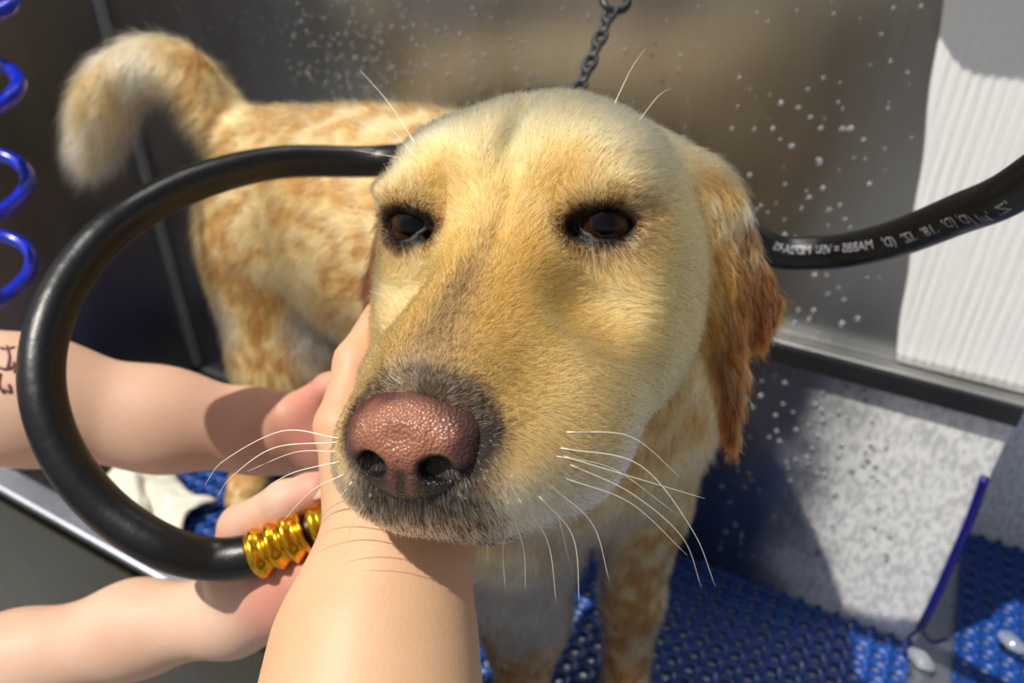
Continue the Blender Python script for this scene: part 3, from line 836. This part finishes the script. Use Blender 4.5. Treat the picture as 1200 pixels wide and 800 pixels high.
# --- person B: two arms from the left, one to the neck and one gripping the hose fitting
pB = empty('person', (-.62, .32, .0)); tag(pB, 'two bare arms of a person reaching in from the left, one gripping the brass fitting', 'person')
UB = Field([uni(-.62, .06, h), uni(.15, .62, h), uni(.36, .70, h)])
b0 = at(-420, 425, .44); b1 = at(-120, 448, .46); b2 = at(40, 470, .475); b3 = at(190, 492, .495); b4 = at(300, 505, .51)
limb(UB, [b0, b1, b2, b3, b4], [.045, .043, .0365, .0300, .0262], .02, FW, 1.1)
pl2 = at(372, 512, .525)
UB.op(cone(b4, pl2, .0265, .028, FW, 1.35), .012)
UB.op(ell(at(395, 505, .515), (.030, .020, .036)), .012)
for i in range(4):
    q0 = at(400 + i * 5, 465 + i * 27, .515); q1 = at(440 + i * 4, 462 + i * 27, .530); q2 = at(470 + i * 3, 463 + i * 26, .532); q3 = at(495, 466 + i * 24, .53)
    finger(UB, q0, [q1, q2, q3], .0096 - (.001 if i == 3 else 0), .006)
finger(UB, at(350, 480, .505), [at(385, 455, .490), at(415, 440, .482), at(440, 432, .478)], .0105, .010)
ob, V_, Q_ = person_mesh('arm', UB, m_skin_a, pB, [(at(385, 500, .49), .05, .8), (at(300, 500, .50), .05, .3)])
keep_child(ob, pB); tag(ob, 'wet forearm with a small dark tattoo')
# tattoo strokes lying on the skin
def on_surface(px, py, V, N, lift=.0006):
    q = proj(V); m = (np.abs(q[:, 0] - px) < 12) & (np.abs(q[:, 1] - py) < 12) & (N @ FW < 0)
    i = np.where(m)[0]; d = (q[i, 0] - px) ** 2 + (q[i, 1] - py) ** 2
    j = i[np.argsort(d)[:5]]; z = q[j, 2].mean()
    return at(px, py, z - lift)
VN = vnormals(V_, Q_)
tl = []
for st in ([(0, 407), (8, 409), (17, 406)], [(8, 405), (11, 418), (9, 430)], [(-6, 428), (6, 432), (18, 428)], [(16, 424), (17, 436)], [(0, 437), (-2, 450), (4, 460)], [(4, 456), (12, 459), (10, 450)], [(-14, 415), (-16, 445)], [(-24, 424), (-14, 431)]):
    tl.append((catmull([on_surface(x, y, V_, VN) for x, y in st], 5), .00075, 6))
tt = tubes_mesh('tattoo', tl, simple('tattoo_ink', (116, 70, 84), .6), ob); tag(tt, 'dark purple tattoo strokes')

LB = Field([uni(-.62, .04, h), uni(.02, .48, h), uni(.26, .62, h)])
c0 = at(-560, 1010, .42); c1 = at(-180, 865, .45); c2 = at(20, 778, .46); c3 = at(160, 736, .45); c4 = at(272, 720, .43)
limb(LB, [c0, c1, c2, c3, c4], [.042, .036, .0275, .0240, .0210], .02, FW, 1.1)
fa = at(300, 652, .385); fb = at(385, 606, .385); fx = norm(fb - fa)            # axis of the fitting held in the fist
LB.op(cone(c4, at(335, 690, .408), .0215, .024, FW, 1.2), .012)
LB.op(ell(at(352, 682, .408), (.027, .022, .027)), .012)
# thumb along the top of the fitting
finger(LB, at(268, 672, .412), [at(285, 618, .404), at(335, 588, .392), at(370, 574, .386)], .0135, .010)
# four fingers curled round the fitting from below and behind
up_ = norm(UP - fx * (UP @ fx)); bk = norm(FW - fx * (FW @ fx))
cen = fa + fx * .045
for i in range(4):
    c = fa + fx * (.022 + .0165 * i); R_ = .0195
    ring = [c + (-up_ * math.cos(t) + bk * math.sin(t)) * R_ for t in (math.radians(-10), math.radians(50), math.radians(115), math.radians(170))]
    finger(LB, ring[0] + fx * .0 - up_ * .004, ring[1:] , .0088 - (.0008 if i == 3 else 0), .008)
ol, V_, Q_ = person_mesh('arm', LB, m_skin_a, pB, [(at(350, 700, .39), .045, .7), (at(378, 585, .38), .022, .6), (at(260, 640, .4), .03, .3)])
keep_child(ol, pB)
n1_ = nail(ol, at(377, 569, .380), RT * .85 + UP * .3 - FW * .05, UP * .75 - FW * .45 + RT * .35)
# ------------------------------------------------------------------ black rubber hose
m_rub = simple('black_rubber', (9, 9, 11), .38, bump=.25, bscale=90, var=.3, vscale=40, spec=.5)
HR = .0108
hp_ = [A(.58, .27, 1.42), A(.43, .33, 1.02), at(1620, -260, .285), at(1330, 100, .315), at(1200, 215, .355), at(1120, 252, .40), at(1035, 284, .45), at(960, 296, .49), at(890, 286, .50), at(800, 205, .48), at(700, 152, .478), at(600, 146, .486), at(520, 178, .51), at(440, 189, .535),
       at(330, 190, .51), at(235, 212, .465), at(150, 255, .425), at(90, 315, .405), at(56, 385, .388), at(50, 460, .378), at(75, 535, .375), at(125, 597, .375), at(190, 640, .375), at(250, 655, .384), at(303, 650, .386)]
HP = catmull(hp_, 14)
hose = tube('hose', HP, HR, m_rub, None, 28)
tag(hose, 'black rubber hose looping across the view behind the dog and ending in the hand', 'hose')
# white printing along the hose right of the dog
def hose_text(txt, s0, ang, size, mat):
    T, N, B = frames(HP)
    L = np.r_[0, np.cumsum(np.linalg.norm(np.diff(HP, axis=0), axis=1))]
    cu = bpy.data.curves.new('print', 'FONT'); cu.body = txt; cu.size = size; cu.resolution_u = 3
    o = bpy.data.objects.new('print', cu); COL.objects.link(o)
    dg = bpy.context.evaluated_depsgraph_get(); me = bpy.data.meshes.new_from_object(o.evaluated_get(dg)); bpy.data.objects.remove(o)
    bm = bmesh.new(); bm.from_mesh(me); bmesh.ops.triangulate(bm, faces=bm.faces); bmesh.ops.subdivide_edges(bm, edges=[e for e in bm.edges if e.calc_length() > size * .25], cuts=2)
    bmesh.ops.triangulate(bm, faces=bm.faces)
    for v in bm.verts:
        s = s0 + v.co.x; y = v.co.y
        p = np.array([np.interp(s, L, HP[:, k]) for k in range(3)]); i = min(np.searchsorted(L, s), len(L) - 1)
        t = T[i]; n_ = norm(-FW - t * (-FW @ t)); b_ = np.cross(t, n_)
        a = ang + y / HR
        v.co = p + (n_ * math.cos(a) + b_ * math.sin(a)) * (HR + .00012)
    return bm_obj('lettering', bm, mat, hose)
_i = int(np.argmin([abs(proj(p)[0] - 1196) + (0 if p[2] > .5 and proj(p)[0] > 700 else 9e9) for p in HP]))
TS = float(np.linalg.norm(np.diff(HP[:_i + 1], axis=0), axis=1).sum())
m_ink = simple('white_ink', (150, 152, 160), .6)
hose_text("'Z. '\u00b5I (D' (D'  .18'  .IZ'  (D'   MABBS = VSU  MLF2ARS", TS, math.radians(-10), .0078, m_ink)
# gold ferrule and coupling
def lathe(bm, p0, ax, prof, seg=40, wob=None):
    ax = norm(np.asarray(ax)); u = norm(np.cross(ax, [0, 0, 1.])); v = np.cross(ax, u); rings = []
    for (s, r) in prof:
        ring = []
        for k in range(seg):
            a = 2 * math.pi * k / seg; rr = r * (1 + (wob(s, a) if wob else 0))
            ring.append(bm.verts.new(np.asarray(p0) + ax * s + (u * math.cos(a) + v * math.sin(a)) * rr))
        rings.append(ring)
    for i in range(len(rings) - 1):
        for k in range(seg): bm.faces.new((rings[i][k], rings[i][(k + 1) % seg], rings[i + 1][(k + 1) % seg], rings[i + 1][k]))
    bm.faces.new(rings[0][::-1]); bm.faces.new(rings[-1])
m_gold = simple('brass', (232, 176, 44), .22, 1, var=.12, vscale=90, bump=.15, bscale=150)
q0 = HP[-1] - norm(HP[-1] - HP[-6]) * .002
ax_ = norm(norm(fx) * .8 + norm(HP[-1] - HP[-6]) * .2)
fit = empty('hose_fitting', tuple(q0)); tag(fit, 'crimped brass fitting on the hose end gripped under a thumb', 'hose fitting')
bm = bmesh.new(); pr = []
for i in range(61):
    s = .030 * i / 60; pr.append((s, .0118 + .0011 * math.sin(s / .0088 * 2 * math.pi - .9) + (.0006 if s < .002 else 0)))
lathe(bm, q0, ax_, [(0, .0105)] + pr + [(.0302, .0098)], 40, lambda s, a: .022 * math.sin(a * 3 + s * 300))
o = bm_obj('ferrule', bm, m_gold, None, sm=True); keep_child(o, fit)
bm = bmesh.new(); lathe(bm, q0 + ax_ * .0302, ax_, [(0, .0085), (.002, .0088), (.0028, .0085)], 32); o = bm_obj('rubber_ring', bm, m_rub, None, True); keep_child(o, fit)
bm = bmesh.new(); lathe(bm, q0 + ax_ * .033, ax_, [(0, .0105), (.001, .0122), (.004, .0126), (.0055, .0112), (.007, .0112), (.008, .0124), (.020, .0124), (.021, .0110), (.034, .0110), (.035, .0095)], 36, lambda s, a: -.05 * abs(math.sin(a * 3)) if .0079 < s < .0205 else 0)
o = bm_obj('coupling', bm, m_gold, None, True); keep_child(o, fit)

# ------------------------------------------------------------------ blue coiled air hose at the left edge
m_blue = simple('blue_tubing', (14, 40, 190), .22, spec=.6, Coat_Weight=.5)
cx = at(-55, 225, .70); 
CP = []
zz = [at(-30, 40, .62), at(-30, 105, .655), at(-20, 225, .70), at(-15, 320, .74), at(-10, 372, .765)]
# vertical axis through one point; turns spaced evenly
rc = .047; Y0 = .66
tg = []
for px, py in ((18, 8), (22, 112), (33, 228), (38, 324), (41, 405)):
    d = FW + RT * (px - 600) / FPX + UP * (400 - py) / FPX; p = CAM + d * (Y0 / d[1]); tg.append((p[0] - rc - .006, p[2]))
tg = tg[::-1]                                    # rising
zt_ = np.array([t[1] for t in tg]); xt_ = np.array([t[0] for t in tg]); CP = []
for a in np.linspace(.45, 4.6, 460):
    z = np.interp(a, range(len(tg)), zt_) if a <= 4 else zt_[-1] + (a - 4) * (zt_[-1] - zt_[-2])
    CP.append([np.interp(min(a, 4), range(len(tg)), xt_) + rc * math.cos(2 * math.pi * a), Y0 + rc * math.sin(2 * math.pi * a), z])
coil = tube('coiled_hose', np.array(CP), .0062, m_blue, None, 14)
tag(coil, 'bright blue coiled air hose hanging at the left edge', 'coiled hose')

# ------------------------------------------------------------------ dark tether with ring above the dog's head
m_dk = simple('dark_steel', (60, 62, 66), .35, .8)
m_ch = simple('chrome', (215, 218, 220), .12, 1)
t0 = at(719, 6, .655); t1 = at(664, 140, .60)
teth = empty('tether', tuple(t0)); tag(teth, 'dark chain tether with a small ring rising behind the head of the dog', 'tether')
L = np.linalg.norm(t1 - t0); d = (t1 - t0) / L; nlink = 9; ll = L / nlink
s_ = norm(np.cross(d, FW))
for i in range(nlink):
    c = t0 + d * ll * (i + .75); side = s_ if i % 2 == 0 else norm(np.cross(d, s_)); side = norm(side + .5 * (np.cross(d, s_) if i % 2 == 0 else s_))
    P = [c + d * math.sin(a) * ll * .66 + side * math.cos(a) * .0048 for a in np.linspace(0, 2 * math.pi, 25)]
    o = tube('link', np.array(P), .0022, m_dk, None, 8); keep_child(o, teth)
c = t0 - d * .006
P = [c + d * math.sin(a) * .012 + s_ * math.cos(a) * .011 for a in np.linspace(0, 2 * math.pi, 33)]
o = tube('ring', np.array(P), .0032, m_dk, None, 10); keep_child(o, teth)
P = [c + s_ * .006 - d * .004 + up * .03 for up in ()]
bm = bmesh.new(); bmesh.ops.create_uvsphere(bm, u_segments=20, v_segments=12, radius=.0062, matrix=Matrix.Translation(Vector(c + s_ * -.000 - d * .010 + RT * .004)))
o = bm_obj('swivel', bm, m_ch, None, True); keep_child(o, teth)
q = tube('strap', np.array([c - d * .02, c - d * .10, c - d * .25]), .004, m_dk, None, 10); keep_child(q, teth)

# ------------------------------------------------------------------ blue cord at the panel corner with a clear clip
m_cord = simple('blue_cord_plastic', (10, 6, 112), .35, Coat_Weight=.3)
cp = [on_wall(1154, 560, NW - .016), on_wall(1136, 610, NW - .016), on_wall(1118, 652, NW - .018), on_wall(1098, 696, NW - .016), on_wall(1078, 738, NW - .018)]
CPt = [tub(p[0] * 1.0, NW - .016, p[1]) for p in cp]
cord = tube('cord', catmull(CPt, 8), .0046, m_cord, None, 12)
tag(cord, 'dark blue cord hanging down the corner of the lower steel panel', 'cord')
e0 = CPt[-1]
for pts in ([CPt[2], at(1122, 655, .84), at(1138, 660, .845)], [e0, at(1064, 748, .875), at(1058, 765, .865)], [e0, at(1092, 752, .875), at(1112, 748, .865)]):
    tube('cord_strand', catmull(pts, 6), .0020, m_cord, cord, 10)
m_clear = simple('clear_plastic', (240, 244, 248), .06, Transmission_Weight=.85, spec=.8)
def clip(px, py, z, lab):
    bm = bmesh.new(); bmesh.ops.create_uvsphere(bm, u_segments=24, v_segments=14, radius=1)
    bmesh.ops.transform(bm, matrix=Matrix.Translation(Vector(at(px, py, z))) @ Matrix.Rotation(.5, 4, 'Z') @ Matrix.Diagonal((.009, .016, .007, 1)), verts=bm.verts)
    o = bm_obj('clear_clip', bm, m_clear, None, True); tag(o, lab, 'clip')
clip(1079, 772, .862, 'small clear plastic clip on the blue mat under the hanging blue cord')
clip(1186, 752, .862, 'clear plastic clip lying on the small mat at the far right edge')

# ------------------------------------------------------------------ white wash cloth left on the tub floor
V = []; nu, nv = 44, 30; base = at(165, 572, 1.055)
for j in range(nv + 1):
    for i in range(nu + 1):
        x = i / nu; y = j / nv; P = np.array([x * 4.1, y * 3.3, .5])
        hgt = .010 + .030 * vnoise(P, 1.3) * math.sin(math.pi * min(1, max(0, x))) ** .5 * math.sin(math.pi * y) ** .5 + .007 * math.sin(9 * x + 5 * y + 3 * vnoise(P, 2.))
        w_ = (x - .5) * .17; l_ = (y - .5) * .10
        V.append(tub(base @ WU + w_ + .01 * math.sin(7 * y), base @ WN + l_ + .012 * math.sin(6 * x), max(.004, hgt * .8)))
Fc = [(j * (nu + 1) + i, j * (nu + 1) + i + 1, (j + 1) * (nu + 1) + i + 1, (j + 1) * (nu + 1) + i) for j in range(nv) for i in range(nu)]
o = mesh_obj('wash_cloth', V, Fc, simple('wet_cotton', (222, 218, 204), .8, bump=.5, bscale=300))
s = o.modifiers.new('s', 'SOLIDIFY'); s.thickness = .003; s.offset = 1
tag(o, 'crumpled wet white cloth lying on the tub floor seen through the hose loop', 'cloth')

# ------------------------------------------------------------------ whiskers and brow hairs
m_wh = simple('whisker_hair', (248, 240, 220), .35)
VNd = DN
qd = proj(DV)
front = (DN * (CAM - DV)).sum(1) > 0
def root(px, py):
    m = np.where(front)[0]; d = (qd[m, 0] - px) ** 2 + (qd[m, 1] - py) ** 2
    c = m[d < max(30., d.min() * 1.5)]; return DV[c[np.argmin(qd[c, 2])]]
WHK = [((668, 506), [(740, 512), (798, 560)], .00030), ((665, 538), [(745, 560), (826, 584)], .00030), ((660, 522), [(750, 545), (812, 622), (838, 686)], .00028), ((672, 545), [(740, 578), (800, 630), (822, 688)], .00028),
       ((655, 533), [(720, 550), (790, 600)], .00024), ((668, 560), [(740, 590), (805, 650)], .00026), ((648, 572), [(695, 615), (714, 680)], .00030), ((634, 580), [(672, 630), (679, 708)], .00030),
       ((612, 588), [(642, 635), (652, 706)], .00026), ((592, 592), [(613, 640), (616, 690)], .00024), ((560, 600), [(570, 625), (572, 660)], .0002), ((604, 600), [(590, 640), (592, 690)], .0002), ((655, 600), [(663, 640), (668, 660)], .0002),
       ((392, 512), [(330, 505), (262, 540), (240, 568)], .00026), ((390, 520), [(320, 525), (270, 560), (255, 582)], .00026), ((388, 527), [(345, 530), (290, 552)], .00022), ((392, 540), [(340, 555), (300, 580)], .00024),
       ((400, 552), [(365, 575), (330, 612)], .00026), ((398, 415), [(370, 402), (340, 408)], .00022), ((400, 418), [(378, 400), (350, 402)], .0002), ((396, 455), [(340, 442), (275, 456)], .00024), ((392, 492), [(350, 478), (312, 492)], .0002), ((410, 565), [(388, 600), (380, 640)], .0002), ((430, 580), [(412, 615), (404, 650)], .00018),
       ((486, 168), [(455, 120), (422, 82)], .00022), ((476, 176), [(462, 155), (443, 145)], .00016), ((724, 108), [(740, 80), (757, 56)], .00018), ((758, 122), [(772, 112), (788, 103)], .00016), ((466, 184), [(440, 180), (415, 176)], .00014)]
for (rx, ry), pts, r_ in WHK:
    p0 = root(rx, ry); z0 = (p0 - CAM) @ FW; ps = [p0]
    for k, (x, y) in enumerate(pts): ps.append(at(x, y, z0 + .012 * (k + 1) + .0002 * abs(x - rx) * .3))
    P = catmull(ps, 8); o = tube('whisker', P, np.linspace(r_ * .85, r_ * .28, len(P)), m_wh, dog, 6)

# ------------------------------------------------------------------ water drops on the back wall and the lower panel
m_drop = simple('water', (190, 194, 198), .1, Transmission_Weight=.55, spec=.9)
dv = []; df = []
bm = bmesh.new(); bmesh.ops.create_icosphere(bm, subdivisions=1, radius=1); iv = np.array([v.co[:] for v in bm.verts]); ifc = [[v.index for v in f.verts] for f in bm.faces]; bm.free()
def drop(u, n_, z, r, elong=1.):
    o = len(dv)
    for v in iv: dv.append(tub(u + v[0] * r, n_ + v[1] * r * .5, z + v[2] * r * elong))
    for f in ifc: df.append(tuple(i + o for i in f))
for _ in range(480):                                   # dense spray above the dog's back
    px = rng.normal(400, 120); py = rng.normal(60, 60); u_, z_ = on_wall(px, py)
    if z_ > .4 and u_ > US + .02: drop(u_, NW - .0005, z_, rng.uniform(.0008, .0024), rng.uniform(.9, 1.5))
for _ in range(360):
    px = rng.uniform(60, 1080); py = rng.uniform(-20, 380); u_, z_ = on_wall(px, py)
    if z_ > .4 and u_ > US + .02: drop(u_, NW - .0005, z_, rng.uniform(.0007, .0022), rng.uniform(.9, 1.5))
for _ in range(48):
    px = rng.normal(945, 42); py = rng.uniform(120, 390); u_, z_ = on_wall(px, py)
    if z_ > .36: drop(u_, NW - .0005, z_, rng.uniform(.0018, .0038), rng.uniform(.9, 1.3))
for _ in range(110):
    px = rng.uniform(840, 1050); py = rng.uniform(430, 660); u_, z_ = on_wall(px, py, NW - .01)
    if 0 < z_ < .32: drop(u_, NW - .0105, z_, rng.uniform(.0015, .0034), rng.uniform(.9, 1.4))
o = mesh_obj('water_drops', dv, df, m_drop); tag(o, 'round water drops clinging all over the steel back wall', 'water drops', kind='stuff')

# ------------------------------------------------------------------ unseen dispenser added on the wall to shade the top of the sheet
m_blocker = simple('grey_plastic', (150, 154, 160), .4)
bm = bmesh.new(); add_box(bm, (-.080, NW - .088, .785), (.080, NW - .009, 1.02), None, .039, 6)
blk = empty('sun_blocker', (0, 0, 0)); blk.matrix_world = TUBM; tag(blk, 'unseen grey rounded dispenser fixed on the wall above the white sheet', 'blocker')
o = bm_obj('body', bm, m_blocker, blk, True)
bm = bmesh.new(); add_box(bm, (.005, NW - .098, .90), (.045, NW - .0885, .94), None, .006, 3); bm_obj('blocker_bar', bm, m_dk, blk, True)
bm = bmesh.new(); add_box(bm, (-.02, NW - .0088, .86), (.07, NW - .0080, 1.0), None, 0); bm_obj('back_plate', bm, m_dk, blk)
# ------------------------------------------------------------------ daylight
S = Vector((-.44, -.18, .88)).normalized()
sd = bpy.data.lights.new('sun', 'SUN'); sd.energy = SUN_E; sd.angle = math.radians(.6); sd.color = (1, .95, .86)
so = bpy.data.objects.new('sun', sd); COL.objects.link(so); so.rotation_euler = S.to_track_quat('Z', 'Y').to_euler(); so.location = (-2, -2, 3)
w = bpy.data.worlds.new('sky'); SC.world = w; w.use_nodes = True; nt = w.node_tree
sky = nt.nodes.new('ShaderNodeTexSky'); sky.sky_type = 'NISHITA'; sky.sun_disc = False
sky.sun_elevation = math.asin(S.z); sky.sun_rotation = math.atan2(S.x, S.y); sky.dust_density = 1.5
bg = nt.nodes['Background']; bg.inputs[1].default_value = SKY_E
hs = nt.nodes.new('ShaderNodeHueSaturation'); hs.inputs['Saturation'].default_value = .45
nt.links.new(sky.outputs[0], hs.inputs['Color']); nt.links.new(hs.outputs[0], bg.inputs[0])
cd = bpy.data.cameras.new('camera'); cd.sensor_width = 36; cd.lens = 36 * FPX / 1200; cd.clip_start = .01
cd.dof.use_dof = True; cd.dof.focus_distance = .258; cd.dof.aperture_fstop = 10.5
co = bpy.data.objects.new('camera', cd); COL.objects.link(co); co.location = CAM; co.rotation_euler = (math.radians(90) - TH, 0, 0)
SC.camera = co
vs = SC.view_settings; vs.view_transform = 'Standard'; vs.look = 'None'; vs.gamma = 1; vs.use_curve_mapping = False; vs.exposure = 0
SC.cycles.max_bounces = 8; SC.cycles.sample_clamp_indirect = 6
